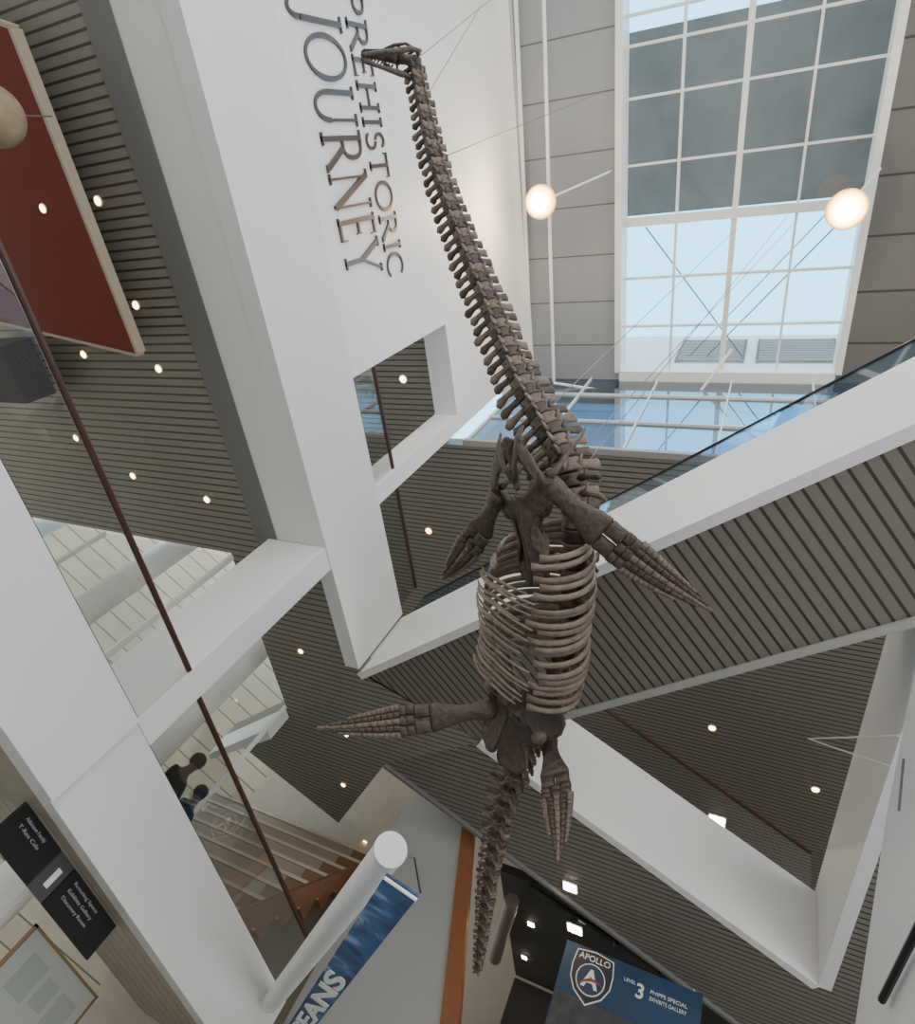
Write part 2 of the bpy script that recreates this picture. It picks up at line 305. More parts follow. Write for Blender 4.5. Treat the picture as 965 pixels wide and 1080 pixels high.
# ---------------- pendant lamps ---------
def spot(u,v,u2,v2,label):
    p=PZ(u,v,12.3); q=PZ(u2,v2,13.6); top=V((q.x,q.y,ZC))
    e=empty('spot_lamp',top,label=label,category='lamp',group='round ceiling lamps')
    tube('arm',[p+V((0,0,.15)),q,top],.022,MULL,parent=e)
    b=MB(); b.loft([p+V((0,0,.35)),p+V((0,0,.27)),p+V((0,0,.04)),p],[.08,.2,.29,.30],n=24,up=V((1,0,0))); b.make('housing',GLOW,parent=e,smooth=True)
    b=MB(); b.loft([p+V((0,0,-.0)),p+V((0,0,-.04)),p+V((0,0,-.07))],[.28,.26,.18],n=24,up=V((1,0,0))); b.make('diffuser',GLOWB,parent=e,smooth=True)
    b=MB(); b.loft([p+V((0,0,-.07)),p+V((0,0,-.14)),p+V((0,0,-.18))],[.17,.15,.05],n=24,up=V((1,0,0))); b.make('bulb',WARMB,parent=e,smooth=True)
    l=bpy.data.lights.new('lamp_light','POINT'); l.energy=170; l.color=(1,.76,.45); l.shadow_soft_size=.2
    lo=bpy.data.objects.new('lamp_light',l); bpy.context.scene.collection.objects.link(lo); lo.parent=e; lo.location=(p-V((0,0,.3)))-top
spot(570,213,643,181,'glowing round lamp on a white arm beside skylight')
spot(893,221,928,178,'glowing round lamp on a white arm over skylight edge')
def pipe(pts,r,label):
    tube('conduit_pipe',pts,r,MULL,label=label,category='pipe')
pipe([PZ(573,-20,13.3),PZ(584,402,13.3)],.035,'thin white pipe along the roof ceiling')
pipe([PZ(584,404,13.2),PZ(690,420,13.2),PZ(825,440,13.2)],.03,'white pipe crossing below the skylight')
pipe([PZ(730,424,13.1),PZ(772,368,13.7)],.028,'short white brace pipe by the skylight')
pipe([PZ(543,-20,13.65),PZ(560,380,13.65)],.04,'white conduit at the wall edge')
# ---------------- red panel, globe, speaker ---------
pts=[PZ(-260,-60,5.0),PZ(8,30,5.0),PZ(143,373,5.0),PZ(-60,325,5.0)]
e=empty('ceiling_feature',pts[1],label='large rust red ceiling feature with thin cream edges',category='ceiling feature')
ext('board',pts,(0,0,.06),RED,parent=e)
c=[V(p) for p in pts]
for i in range(4):
    a,b=c[i],c[(i+1)%4]; d=(b-a).normalized(); n=V((-d.y,d.x,0)); cc=(c[0]+c[1]+c[2]+c[3])/4
    if (cc-a).dot(n)>0:n=-n
    ext('edge_board',[a,b,b+n*.04,a+n*.04],(0,0,.12),CREAM,parent=e)
down(45,220,5.0,.04,lab='small warm downlight set in the red feature')
def sphere(name,p,r,m,n=24,**k):
    b=MB(); pts=[];rad=[]
    for i in range(n+1):
        th=math.pi*i/n; pts.append(V(p)+V((0,0,-r*math.cos(th)))); rad.append(max(1e-3,r*math.sin(th)))
    b.loft(pts,rad,n=n,up=V((1,0,0))); return b.make(name,m,smooth=True,**k)
p=PZ(-8,122,4.4)
e=empty('hanging_globe',p+V((0,0,.6)),label='beige moon-like globe hanging under red ceiling',category='globe')
sphere('globe',p,.27,mat('moon',(0.3,0.23,0.15),0.8,var=0.4,scale=7,bump=.5),parent=e)
tube('rod',[p+V((0,0,.27)),p+V((0,0,.6))],.008,CABLE,parent=e)
p=PZ(5,405,4.8)
e=empty('loudspeaker',p,label='plain black box loudspeaker under the soffit',category='speaker')
box('cabinet',p.x-.6,p.x+.2,p.y-.5,p.y+.3,4.85,5.3,mat('matt_black',(0.003,0.003,0.003),1.0),parent=e)
box('bracket',p.x-.05,p.x+.05,p.y-.05,p.y+.05,5.3,Z2-.005,DARKMET,parent=e)
# ---------------- serif lettering ------
T,t_=.105,.04
def L_stroke(x0,y0,x1,y1,w): return ('s',x0,y0,x1,y1,w)
def L_serif(x,y,w=.26): return ('s',x-w/2,y+(.014 if y<.5 else -.014),x+w/2,y+(.014 if y<.5 else -.014),.028)
def L_arc(cx,cy,rx,ry,a0,a1,wt=T,wn=t_): return ('a',cx,cy,rx,ry,a0,a1,wt,wn)
GL={
'J':(.42,[L_stroke(.26,1,.26,.05,T),L_serif(.26,1,.3),L_arc(.11,.03,.15,.2,0,-120,.1,.04)]),
'O':(.92,[L_arc(.46,.5,.38,.47,0,360)]),
'U':(.86,[L_stroke(.16,1,.16,.33,T),L_arc(.42,.33,.26,.31,180,360,T,t_),L_stroke(.68,1,.68,.33,.06),L_serif(.16,1),L_serif(.68,1)]),
'R':(.8,[L_stroke(.17,0,.17,1,T),L_serif(.17,0),L_serif(.14,1),L_stroke(.17,.97,.36,.97,t_),L_stroke(.17,.5,.36,.5,t_),L_arc(.36,.735,.2,.235,-90,90,T,t_),L_stroke(.36,.5,.74,.03,.1),L_serif(.74,0,.16)]),
'N':(.88,[L_stroke(.15,0,.15,1,.05),L_stroke(.13,.98,.73,.03,.115),L_stroke(.73,0,.73,1,.05),L_serif(.15,0,.22),L_serif(.1,1,.2),L_serif(.73,1,.22)]),
'E':(.62,[L_stroke(.17,0,.17,1,T),L_stroke(.17,.97,.53,.97,.045),L_stroke(.17,.52,.46,.52,.045),L_stroke(.17,.03,.56,.03,.045),L_stroke(.52,1,.52,.85,.03),L_stroke(.55,0,.55,.16,.03),L_stroke(.46,.45,.46,.59,.03),L_serif(.13,0,.15),L_serif(.13,1,.15)]),
'Y':(.82,[L_stroke(.1,.98,.42,.46,.105),L_stroke(.72,.98,.43,.48,.05),L_stroke(.42,0,.42,.5,T),L_serif(.42,0),L_serif(.1,1,.24),L_serif(.72,1,.2)]),
'P':(.66,[L_stroke(.17,0,.17,1,T),L_serif(.17,0),L_serif(.14,1),L_stroke(.17,.97,.34,.97,t_),L_stroke(.17,.46,.34,.46,t_),L_arc(.34,.715,.2,.255,-90,90,T,t_)]),
'H':(.88,[L_stroke(.17,0,.17,1,T),L_stroke(.7,0,.7,1,T),L_stroke(.17,.5,.7,.5,t_),L_serif(.17,0),L_serif(.17,1),L_serif(.7,0),L_serif(.7,1)]),
'I':(.36,[L_stroke(.18,0,.18,1,T),L_serif(.18,0),L_serif(.18,1)]),
'S':(.58,[L_arc(.29,.745,.18,.225,30,265,.08,.05),L_arc(.29,.27,.2,.24,85,-150,.085,.05)]),
'T':(.74,[L_stroke(.37,0,.37,1,T),L_stroke(.04,.97,.7,.97,.045),L_serif(.37,0),L_stroke(.05,1,.05,.84,.03),L_stroke(.69,1,.69,.84,.03)]),
'C':(.8,[L_arc(.44,.5,.38,.47,48,312)]),
}
def word(txt,y0,y1,z0,h,label):
    tot=sum(GL[c][0] for c in txt); k=(y1-y0)/tot
    e=empty('wall_lettering',(-5.03,y0,z0),label=label,category='lettering'); x=0
    D=.03
    for c in txt:
        b=MB()
        def pt(a,bb): return V((-5.028,y0+(x+a)*k,z0+bb*h))
        for s in GL[c][1]:
            if s[0]=='s':
                _,xa,ya,xb,yb,w=s; d=V((xb-xa,yb-ya)).normalized(); n=V((-d.y,d.x))*w/2
                b.ext([pt(xa-n.x,ya-n.y),pt(xb-n.x,yb-n.y),pt(xb+n.x,yb+n.y),pt(xa+n.x,ya+n.y)],(D+random.uniform(0,.003),0,0))
            else:
                _,cx,cy,rx,ry,a0,a1,wt,wn=s; N=26 if abs(a1-a0)>200 else 14
                P_=[]
                for i in range(N+1):
                    a=math.radians(a0+(a1-a0)*i/N); w=wn+(wt-wn)*abs(math.cos(a)); cxx,cyy=math.cos(a),math.sin(a)
                    P_.append(((cx+(rx+w/2)*cxx,cy+(ry+wn/2)*cyy),(cx+(rx-w/2)*cxx,cy+(ry-wn/2)*cyy)))
                for i in range(N):
                    (o1_,i1_),(o2_,i2_)=P_[i],P_[i+1]; b.ext([pt(*o1_),pt(*o2_),pt(*i2_),pt(*i1_)],(D-.001,0,0))
        b.make('letter',BRONZE,parent=e); x+=GL[c][0]
word('JOURNEY',-1.83,1.12,7.13,.86,'large bronze serif letters reading JOURNEY on white wall')
word('PREHISTORIC',-2.1,1.28,8.13,.46,'smaller bronze serif letters reading PREHISTORIC on white wall')
# ---------------- flat printed text ------
def text(txt,org,r,u,h,m,parent,name='lettering',width=None,bold=0.0):
    cu=bpy.data.curves.new('t','FONT'); cu.body=txt; cu.size=1; cu.offset=bold; cu.extrude=0.004
    o=bpy.data.objects.new('t',cu); bpy.context.scene.collection.objects.link(o); bpy.context.view_layer.update()
    me=bpy.data.meshes.new_from_object(o.evaluated_get(bpy.context.evaluated_depsgraph_get()))
    bpy.data.objects.remove(o)
    r=V(r).normalized();u=V(u).normalized(); n=r.cross(u)
    xs=[v.co.x for v in me.vertices]; w=max(xs)-min(xs); sx=h/.7 if width is None else width/w
    vs=[V(org)+r*((v.co.x-min(xs))*sx)+u*(v.co.y*h/.7)+n*(v.co.z) for v in me.vertices]
    return mk(name,vs,[tuple(p.vertices) for p in me.polygons],m,parent=parent)
yb=11.0
tl=PYp(600,985,yb); tr=PYp(741,1056,yb); zt=(tl.z+tr.z)/2
e=empty('hanging_banner',(tl.x,yb,zt),label='dark blue hanging banner with round emblem and white text',category='banner')
box('banner_cloth',tl.x,tr.x,yb,yb+.02,zt-2.2,zt,BLUEB,parent=e)
box('banner_picture',tl.x+.02,tr.x-.02,yb-.005,yb,zt-2.15,zt-.72,mat('dark_picture',(0.06,0.06,0.065),.4,var=.8,scale=5),parent=e)
cx,cz=tl.x+.48,zt-.38
def disc(name,c,r,m,dep,parent,n=32):
    b=MB(); b.ext([(c[0]+r*math.cos(2*math.pi*i/n),c[1],c[2]+r*math.sin(2*math.pi*i/n)) for i in range(n)],(0,-dep,0)); return b.make(name,m,parent=parent)
sh=[(-.27,.30),(0,.34),(.27,.30),(.30,.10),(.29,-.08),(.2,-.24),(0,-.38),(-.2,-.24),(-.29,-.08),(-.30,.10)]
EMB=mat('emblem_dark',(0.035,0.03,0.04),.5)
ext('emblem_shield',[(cx+a*1.06,yb-.006,cz+b*1.06) for a,b in sh],(0,-.006,0),WTXT,parent=e)
ext('emblem_field',[(cx+a*1.0,yb-.013,cz+b*1.0) for a,b in sh],(0,-.006,0),EMB,parent=e)
disc('emblem_ring',(cx,yb-.02,cz-.05),.222,WTXT,.005,e); disc('emblem_disc',(cx,yb-.026,cz-.05),.205,mat('emblem_blue',(.03,.05,.1),.5),.005,e)
text('A',(cx-.13,yb-.034,cz-.16),(1,0,0),(0,0,1),.24,WTXT,e,width=.26,bold=.03)
b=MB()
for i in range(14):
    f=lambda k:(cx-.2+.40*k/14,cz-.19+.16*math.sin(math.pi*k/14)*.5+.1*k/14)
    (xa,za),(xb,zb_)=f(i),f(i+1); wa=.02*math.sin(math.pi*(i+.01)/14)+.002; wb=.02*math.sin(math.pi*(i+1)/14)+.002
    b.ext([(xa,yb-.036,za-wa),(xb,yb-.036,zb_-wb),(xb,yb-.036,zb_+wb),(xa,yb-.036,za+wa)],(0,-.004,0))
b.make('emblem_swoosh',mat('emblem_red',(.3,.06,.04),.5),parent=e)
text('APOLLO',(cx-.24,yb-.024,cz+.20),(1,0,0),(0,0,1),.085,WTXT,e,width=.48,bold=.005)
text('LEVEL',(cx+.47,yb-.01,cz+.14),(1,0,0),(0,0,1),.045,WTXT,e,width=.17)
text('3',(cx+.66,yb-.01,cz-.01),(1,0,0),(0,0,1),.19,WTXT,e,bold=.02)
for i,tx in enumerate(('PHIPPS SPECIAL','EXHIBITS GALLERY')): text(tx,(cx+.86,yb-.01,cz+.11-.09*i),(1,0,0),(0,0,1),.05,WTXT,e,width=.52)
# oceans banner and duct
zb=1.7
A=PZ(402,930,zb);B=PZ(441,946,zb);Cn=PZ(335,1080,zb)
r=(B-Cn); L=r.length; r.normalize(); u=V((0,0,-1)).cross(r)
wdt=(A-B).dot(u)
LL=L*1.5
A2=B+u*wdt; C2=B-r*LL; D2=C2+u*wdt
e=empty('hanging_banner',B,label='deep blue cloud-print banner with white capital letters',category='banner')
ext('banner_cloth',[A2,B,C2,D2],(0,0,.015),CLOUD,parent=e)
text('OCEANS',B-r*L*(.56+.88)+u*wdt*.13+V((0,0,-.006)),r,u,wdt*.74,WTXT,e,width=L*.88,bold=.03)
tube('batten',[B-V((0,0,.02)),A2-V((0,0,.02))],.012,MULL,parent=e)
d0=PZ(412,896,2.05); d1=PZ(292,1050,2.05); dd=(d1-d0).normalized()
e2=empty('air_duct',d0,label='large white cylindrical duct with flat end',category='duct')
dl=(9.2-d0.y)/dd.y
b=MB(); b.loft([d0,d0+dd*min(dl,5.8)],[.12,.12],n=28); b.make('duct_body',MULL,parent=e2)
b=MB(); b.loft([d0-dd*.005,d0+dd*.05],[.126,.126],n=28); b.make('duct_band',WHITE2,parent=e2)
tube('hanging_wire',[d0+V((.16,0,0)),PZ(437,905,1.95),B+V((.0,0,.03))],.006,DARKMET,label='thin dark wire tying the banner',category='wire')
# directory sign
sx=-5.5
e=empty('directory_sign',(sx,5.4,Z1),label='black hanging directory sign with white text lines',category='sign')
y=4.45; SGREY=mat('sign_grey',(0.06,0.06,0.065),.6)
for i,(wd,txs) in enumerate(((.72,('Atkinson Family','T-Rex Cafe')),(.30,('1',)),(1.04,('Rotating Space','Exhibits Gallery','Discovery Room')))):
    box('sign_panel',sx-.04,sx,y,y+wd-.02,Z1-.37,Z1-.02,BLACK if i!=1 else SGREY,parent=e)
    for j,tx in enumerate(txs):
        hh=.03 if len(txs)>1 else .17
        text(tx,(sx+.006,y+.12,Z1-.10-.07*j if len(txs)>1 else Z1-.28),(0,1,0),(0,0,1),hh,GTXT if len(txs)>1 else WTXT,e,width=(wd*.5) if len(txs)>1 else .07)
    y+=wd
ya,yb2=7.3,9.1; zt2,zb3=1.17,.05
e=empty('framed_board',(-7.2,(ya+yb2)/2,-1.6),label='white framed map board with thin wood edge',category='notice board')
fb=MB()
for a in ((ya,ya+.03,zb3,zt2),(yb2-.03,yb2,zb3,zt2),(ya,yb2,zt2-.03,zt2),(ya,yb2,zb3,zb3+.03)): fb.box(-7.2,-7.15,a[0],a[1],a[2],a[3])
fb.make('frame',mat('wood_frame',(0.28,0.18,0.09),.4),parent=e)
box('board',-7.2,-7.17,ya+.03,yb2-.03,zb3+.03,zt2-.03,mat('pale_board',(0.5,0.53,0.5),.6,var=.05),parent=e)
GRN=mat('map_green',(0.40,0.44,0.41),.6)
for (a,b_,c_,d_,m_) in((.3,.7,.55,.95,GRN),(.8,1.1,.6,.9,GRN),(1.2,1.6,.35,.9,GRN)):
    box('printed_area',-7.17,-7.165,ya+a,ya+b_,zb3+c_,zb3+d_,m_,parent=e)
for yy in(7.6,8.8): tube('post',[(-7.2,yy,zb3),(-7.2,yy,-1.6)],.04,DARKMET,parent=e)
# stairs
e=empty('staircase',(-6.9,8.0,1.85),label='wide indoor staircase with brown risers and pale treads',category='staircase')
for i in range(9):
    yy=7.95+i*.36; zz=2.2+i*.35
    box('step',-9.6,-5.9,yy,yy+.38,zz-.36,zz-.05,WOOD,parent=e)
    box('step',-5.9,-5.45,yy,yy+.38,zz-.36,zz-.05,BROWN,parent=e)
    box('tread',-9.65,-5.42,yy-.02,yy+.38,zz-.05,zz,WOODD,parent=e)
ext('stringer',[(-5.42,7.9,1.86),(-5.42,11.25,5.1),(-5.42,11.25,5.38),(-5.42,7.9,2.3)],(.06,0,0),BROWN,parent=e)
pts=[PXp(u,v,1.25) for u,v in((968,690),(935,860),(902,1080),(890,1180),(1060,1180),(1060,690))]
e=empty('stair_side',pts[0],label='white sloping side of a nearby stair',category='stair side')
ext('side_board',pts,(.12,0,0),WHITE,parent=e)
tube('handrail',[PXp(930,1055,1.2),PXp(975,965,1.2)],.025,DARKMET,parent=e)
e=empty('wall_bracket',PXp(945,780,1.2),label='thin white triangular wire bracket',category='bracket')
tube('arm',[PXp(948,776,1.22),PXp(852,779,1.1)],.008,MULL,parent=e); tube('arm',[PXp(852,779,1.1),PXp(940,809,1.22)],.008,MULL,parent=e)
tube('rod',[PXp(953,800,1.2),PXp(948,855,1.2)],.008,CABLE,parent=e); 
# ---------------- skeleton ----------------
CP=[(437,68,6.6),(445,110,6.5),(462,180,6.3),(485,245,6.1),(515,320,5.8),(548,400,5.4),(577,450,5.15),(600,500,4.9),(606,555,4.75),(602,620,4.6),(595,680,4.45),(572,750,4.2),(550,800,4.0),(530,850,3.8),(517,910,3.5),(509,970,3.2),(503,1026,2.9)]
C=[PZ(*c) for c in CP]
def cr(p0,p1,p2,p3,t): return .5*((2*p1)+(p2-p0)*t+(2*p0-5*p1+4*p2-p3)*t*t+(3*p1-p0-3*p2+p3)*t*t*t)
dense=[];key=[]
for i in range(len(C)-1):
    a=C[max(i-1,0)];b=C[i];c=C[i+1];d=C[min(i+2,len(C)-1)]
    for k in range(20): dense.append(cr(a,b,c,d,k/20)); key.append(i+k/20)
dense.append(C[-1]); key.append(len(C)-1)
cum=[0]
for a,b in zip(dense[:-1],dense[1:]): cum.append(cum[-1]+(b-a).length)
def at(s):
    s=max(0,min(cum[-1]-1e-4,s))
    lo,hi=0,len(cum)-1
    while hi-lo>1:
        m_=(lo+hi)//2
        if cum[m_]<=s: lo=m_
        else: hi=m_
    f=(s-cum[lo])/(cum[lo+1]-cum[lo]); return dense[lo].lerp(dense[lo+1],f), key[lo]+(key[lo+1]-key[lo])*f
def frame(s):
    p,k=at(s); a,_=at(s-.08); b,_=at(s+.08); t=(b-a).normalized()
    D=V((.55,0,.83)); D=(D-t*D.dot(t)).normalized(); Lt=t.cross(D); 
    if Lt.x<0: Lt=-Lt
    return p,t,D,Lt,k
def sk_key(kk):
    for c,k in zip(cum,key):
        if k>=kk: return c
    return cum[-1]
SKE=empty('plesiosaur_skeleton',C[8],label='dark brown long-necked marine reptile skeleton hanging from cables',category='skeleton')
def lerp(tab,x):
    for (a,va),(b,vb) in zip(tab[:-1],tab[1:]):
        if x<=b: return va+(vb-va)*max(0,(x-a))/(b-a)
    return tab[-1][1]
RC=[(0,.052),(2,.073),(4,.097),(6,.13),(8,.125),(11,.105),(13,.08),(16,.028)]
SPN=[(0,.065),(2,.09),(4,.13),(6,.2),(8,.22),(11,.18),(13,.14),(15,.075),(16,.03)]
TRP=[(0,.07),(2,.11),(4,.16),(6,.25),(7.2,.25),(8,.15),(11,.15),(13,.16),(15,.075),(16,.03)]
SP=[(0,.078),(3,.098),(6,.118),(8,.13),(11,.125),(13,.102),(16,.064)]
s=.02; nv=0; body=[]
rv=random.uniform
while s<cum[-1]-.02 and nv<100:
    p,t,D,Lt,k=frame(s); sp=lerp(SP,k); rc=lerp(RC,k)*rv(.93,1.07); h=lerp(SPN,k)*rv(.82,1.12); tr=lerp(TRP,k)*rv(.82,1.1)
    b=MB(); hl=sp*.47
    b.loft([p-t*hl,p-t*hl*.75,p,p+t*hl*.75,p+t*hl],[rc*.9,rc*1.03,rc*.76,rc*1.03,rc*.9],n=12,up=D)
    lean=t*hl*rv(.1,.7)
    b.loft([p+D*rc*.5,p+D*(rc+h*.2),p+D*(rc+h*.6)+lean*.6,p+D*(rc+h*.93)+lean,p+D*(rc+h)+lean],[(sp*.40,rc*.6),(sp*.36,.028),(sp*.40,.019),(sp*.46,.022),(sp*.36,.012)],up=t,n=8)
    for sd in(-1,1):
        b.loft([p+D*rc*.8+t*hl*.2+Lt*sd*rc*.4,p+D*rc*1.2-t*sp*.62+Lt*sd*rc*.45],[(.026,.018),(.016,.012)],n=6)
        if k<7.0 : dirv=(Lt*sd*.78-D*.62).normalized(); e1=.48; e0=.30
        elif k<11: dirv=(Lt*sd+D*.25).normalized(); e1=.24; e0=.19
        else: dirv=(Lt*sd-D*.3).normalized(); e1=.32; e0=.22
        bk=t*hl*rv(.4,1.0)
        b.loft([p+dirv*rc*.55,p+dirv*(rc+tr*.35)+bk*.2,p+dirv*(rc+tr*.8)+bk*.7,p+dirv*(rc+tr)+bk+t*sp*rv(-.15,.2)],[(sp*.36,.036),(sp*e0,.022),(sp*e1,.016),(sp*e1*.55,.008)],up=t,n=8)
    if k>12:
        b.loft([p-D*rc*.5,p-D*(rc+tr*.7)+t*hl*.8],[(sp*.2,.016),(sp*.14,.01)],up=t,n=6)
    b.make('vertebra',BONE2 if nv%2 else BONE,parent=SKE,smooth=True)
    if 7.7<k<10.25: body.append(s)
    s+=sp; nv+=1
# extra ribs between: sample the trunk evenly
s0_,s1_=body[0],body[-1]; NR=19; body=[s0_+(s1_-s0_)*i/(NR-1) for i in range(NR)]
nb=len(body)
for i,s in enumerate(body):
    x=i/(nb-1); W=.34+.20*math.sin(math.pi*min(.66,x*.95+.12)); H=.66+.22*math.sin(math.pi*min(.70,x*.8+.15)); p,t,D,Lt,k=frame(s)
    for sd in(-1,1):
        pts=[];rad=[]; wob=rv(-.02,.02); amax=(140 if sd>0 else 150)+rv(-8,8); sl=rv(-.03,.03)
        for j in range(12):
            th=math.radians(12+(amax-12)*j/11); pts.append(p+Lt*sd*math.sin(th)*(W+wob)*1.05-D*((1-math.cos(th))*H*.5-.04)+t*((.17+sl)*math.sin(th*.6)+wob*j/11)); rad.append((.036-.012*abs(j/11-.2) if j<11 else .04,.02 if j<11 else .026))
        b=MB(); b.loft(pts,rad,n=8,up=t); b.make('rib',BONE3 if (i+sd)%3 else BONE2,parent=SKE,smooth=True)
    if 3<i<nb:
        for q in(0,.5):
            for sd in(-1,1):
                pts=[];rad=[]; j0=rv(-.02,.02); en=rv(.85,1.02) if sd<0 else rv(.55,.8)
                for j in range(7):
                    g_=.0+en*j/6; pts.append(p+t*(.10+q*.115+j0*g_*2)+Lt*sd*g_*W*1.0-D*(H*1.0-.16*g_*g_)+t*.06*g_); rad.append((.019-.010*(j/6),.014-.006*j/6))
                if q==0 or i%2==0:
                    b=MB(); b.loft(pts,rad,n=7,up=t); b.make('belly_rib',BONE3 if (i+int(q*2))%2 else BONE2,parent=SKE,smooth=True)
def FR(s,l,v,tt=0):
    p,t,D,Lt,k=frame(s); return p+Lt*l-D*v+t*tt
def plate(name,s,pts,v,th=.035,curve=.25,dish=.05,tilt=0.0,jit=.012):
    p,t,D,Lt,k=frame(s)
    n0_=len(pts); sm=[]
    for i in range(n0_):
        a,b_,c_,d_=[V((*pts[(i+q)%n0_],0)) for q in(-1,0,1,2)]
        for q in range(4): sm.append(cr(a,b_,c_,d_,q/4)+V((rv(-jit,jit),rv(-jit*.7,jit*.7),0)))
    cx_=sum((q.x for q in sm))/len(sm); cy_=sum((q.y for q in sm))/len(sm)
    P=lambda a,l,o:p+t*a+Lt*l-D*(v-curve*l*l*2-o+tilt*a)
    n=len(sm); b=MB(); vs=[]
    rings=[(1.0,0.0),(.97,-th*.5),(.86,-th*.25),(.6,dish*.6),(.25,dish)]
    for sc,o in rings: vs+= [P(cx_+(q.x-cx_)*sc,cy_+(q.y-cy_)*sc,o+rv(-.006,.006)) for q in sm]
    for sc,o in [(.97,th*.5),(.4,th+dish)]: vs+= [P(cx_+(q.x-cx_)*sc,cy_+(q.y-cy_)*sc,o) for q in sm]
    b.v=vs
    for a_,c_ in((0,1),(1,2),(2,3),(3,4),(0,5),(5,6)):
        for i in range(n):
            j=(i+1)%n; b.f.append((a_*n+i,a_*n+j,c_*n+j,c_*n+i))
    b.f.append(tuple(4*n+i for i in range(n))); b.f.append(tuple(6*n+i for i in range(n)))
    return b.make(name,BONE,parent=SKE,smooth=True)
def bar(name,s,pp,rr,m=None):
    b=MB(); b.loft([FR(s,l,v,a) for a,l,v in pp],rr,n=10,up=frame(s)[2]); return b.make(name,m or BONE,parent=SKE,smooth=True)
sp_=sk_key(7.15)
cor=[(.02,.02),(.02,.14),(-.06,.26),(-.04,.42),(.08,.45),(.18,.34),(.24,.17),(.46,.11),(.62,.22),(.76,.20),(.80,.03),(.3,.015)]
for sd in(1,-1):
    plate('coracoid',sp_,[(a,l*sd) for a,l in cor],.60)
    bar('scapula',sp_,[(.0,.42*sd,.55),(-.12,.38*sd,.58),(-.26,.28*sd,.58),(-.36,.14*sd,.56),(-.38,.03*sd,.55)],[(.05,.08),(.028,.06),(.022,.075),(.024,.10),(.02,.07)])
    bar('scapula_blade',sp_,[(-.08,.42*sd,.52),(-.14,.42*sd,.4),(-.26,.38*sd,.22),(-.38,.30*sd,.0)],[(.045,.09),(.025,.06),(.02,.055),(.018,.09)])
    bar('clavicle',sp_,[(-.12,.02*sd,.58),(-.25,.09*sd,.60),(-.46,.17*sd,.56),(-.56,.2*sd,.5)],[(.02,.04),(.018,.035),(.02,.045),(.01,.02)])
plate('interclavicle',sp_,[(-.36,-.03),(-.46,-.10),(-.50,.0),(-.46,.10),(-.36,.03),(-.08,.04),(-.02,.0),(-.08,-.04)],.57,th=.03,dish=.01)
pe=sk_key(10.85)
pub=[(-.10,.01),(-.30,.08),(-.44,.24),(-.42,.44),(-.24,.56),(-.04,.52),(.03,.36),(-.04,.22),(.0,.02)]
isc=[(.06,.02),(.03,.18),(.04,.38),(.14,.42),(.24,.28),(.42,.36),(.58,.26),(.54,.02)]
for sd in(1,-1):
    plate('pubis',pe,[(a,l*sd) for a,l in pub],.50,dish=.07); plate('ischium',pe,[(a,l*sd) for a,l in isc],.46)
    bar('ilium',pe,[(.0,.42*sd,.46),(.04,.38*sd,.32),(.10,.31*sd,.15),(.2,.18*sd,-.04)],[(.08,.06),(.05,.035),(.038,.028),(.065,.035)],BONE2)
def flipper(root,tip,wid,bend,lab):
    e=empty('flipper',root,parent=SKE,label=lab)
    ax=tip-root; Ln=ax.length; ax.normalize(); view=((root+tip)/2).normalized(); view=(view+V((.15,0,.25))).normalized(); wv=ax.cross(view).normalized(); nv_=wv.cross(ax)
    def Q(u,w): return root+ax*u*Ln+wv*(w*wid+bend*(u*u-u)*Ln)+nv_*0.015*math.sin(u*7+w*2)
    def lf(us,ws,rs,n=10):
        b=MB(); b.loft([Q(u,w) for u,w in zip(us,ws)],rs,n=n,up=nv_); return b
    lf([-.05,-.02,.03,.09,.17,.25,.31,.335,.345],[0,0,0,0,0,.0,.0,.0,.0],[(.03,.05),(.07,.10),(.075,.10),(.055,wid*.52),(.045,wid*.56),(.04,wid*.75),(.036,wid*.93),(.03,wid*.93),(.015,wid*.75)],14).make('humerus',BONE,parent=e,smooth=True)
    for w0,w1 in((-.93,-.01),(.01,.94)):
        m_=(w0+w1)/2; hw=(w1-w0)/2*wid
        lf([.342,.352,.39,.427,.437],[m_]*5,[(.02,hw*.9),(.034,hw),(.03,hw*.95),(.032,hw),(.018,hw*.9)]).make('forearm_bone',BONE,parent=e,smooth=True)
    for r_i,u0 in enumerate((.434,.479)):
        for m_ in(-.64,0,.64):
            hw=.335*wid; lf([u0,u0+.006,u0+.040,u0+.048],[m_*(1-.04*r_i)]*4,[(.015,hw*.88),(.028,hw),(.028,hw),(.015,hw*.88)]).make('wrist_bone',BONE,parent=e,smooth=True)
    for di in range(5):
        off=(di-2)*.42; end=[.82,.93,1.0,.97,.88][di]; b=MB(); n=11
        for k in range(n):
            u0=.520+(end-.520)*(k/n); u1=.520+(end-.520)*((k+.98)/n); um=(u0+u1)/2
            f=lambda u:off*(1-.76*((u-.520)/.48)**1.2)
            x_=(k/n); rl=.238*wid*(1-.60*x_**1.1); rt=.026*(1-.55*x_)
            b.loft([Q(u0,f(u0)),Q(u0+.12*(u1-u0),f(u0)),Q(um,f(um)),Q(u1-.12*(u1-u0),f(u1)),Q(u1,f(u1))],[(rt*.7,rl*.88),(rt,rl),(rt*.75,rl*.88),(rt,rl*.97),(rt*.6,rl*.85)],n=8,up=nv_)
        b.make('digit',BONE if di%2 else BONE2,parent=e,smooth=True)
flipper(FR(sp_,.42,.50),PZ(751,645,4.3),.165,.12,'fore flipper with long finger bones stretched outward')
flipper(FR(sp_,-.42,.55),PZ(464,612,4.75),.155,-.14,'fore flipper with long finger bones angled down')
flipper(PZ(515,748,3.8),PZ(334,768,2.95),.15,-.05,'hind flipper stretched straight out')
flipper(PZ(577,780,3.85),PZ(588,908,2.75),.15,-.15,'hind flipper trailing beside the tail')
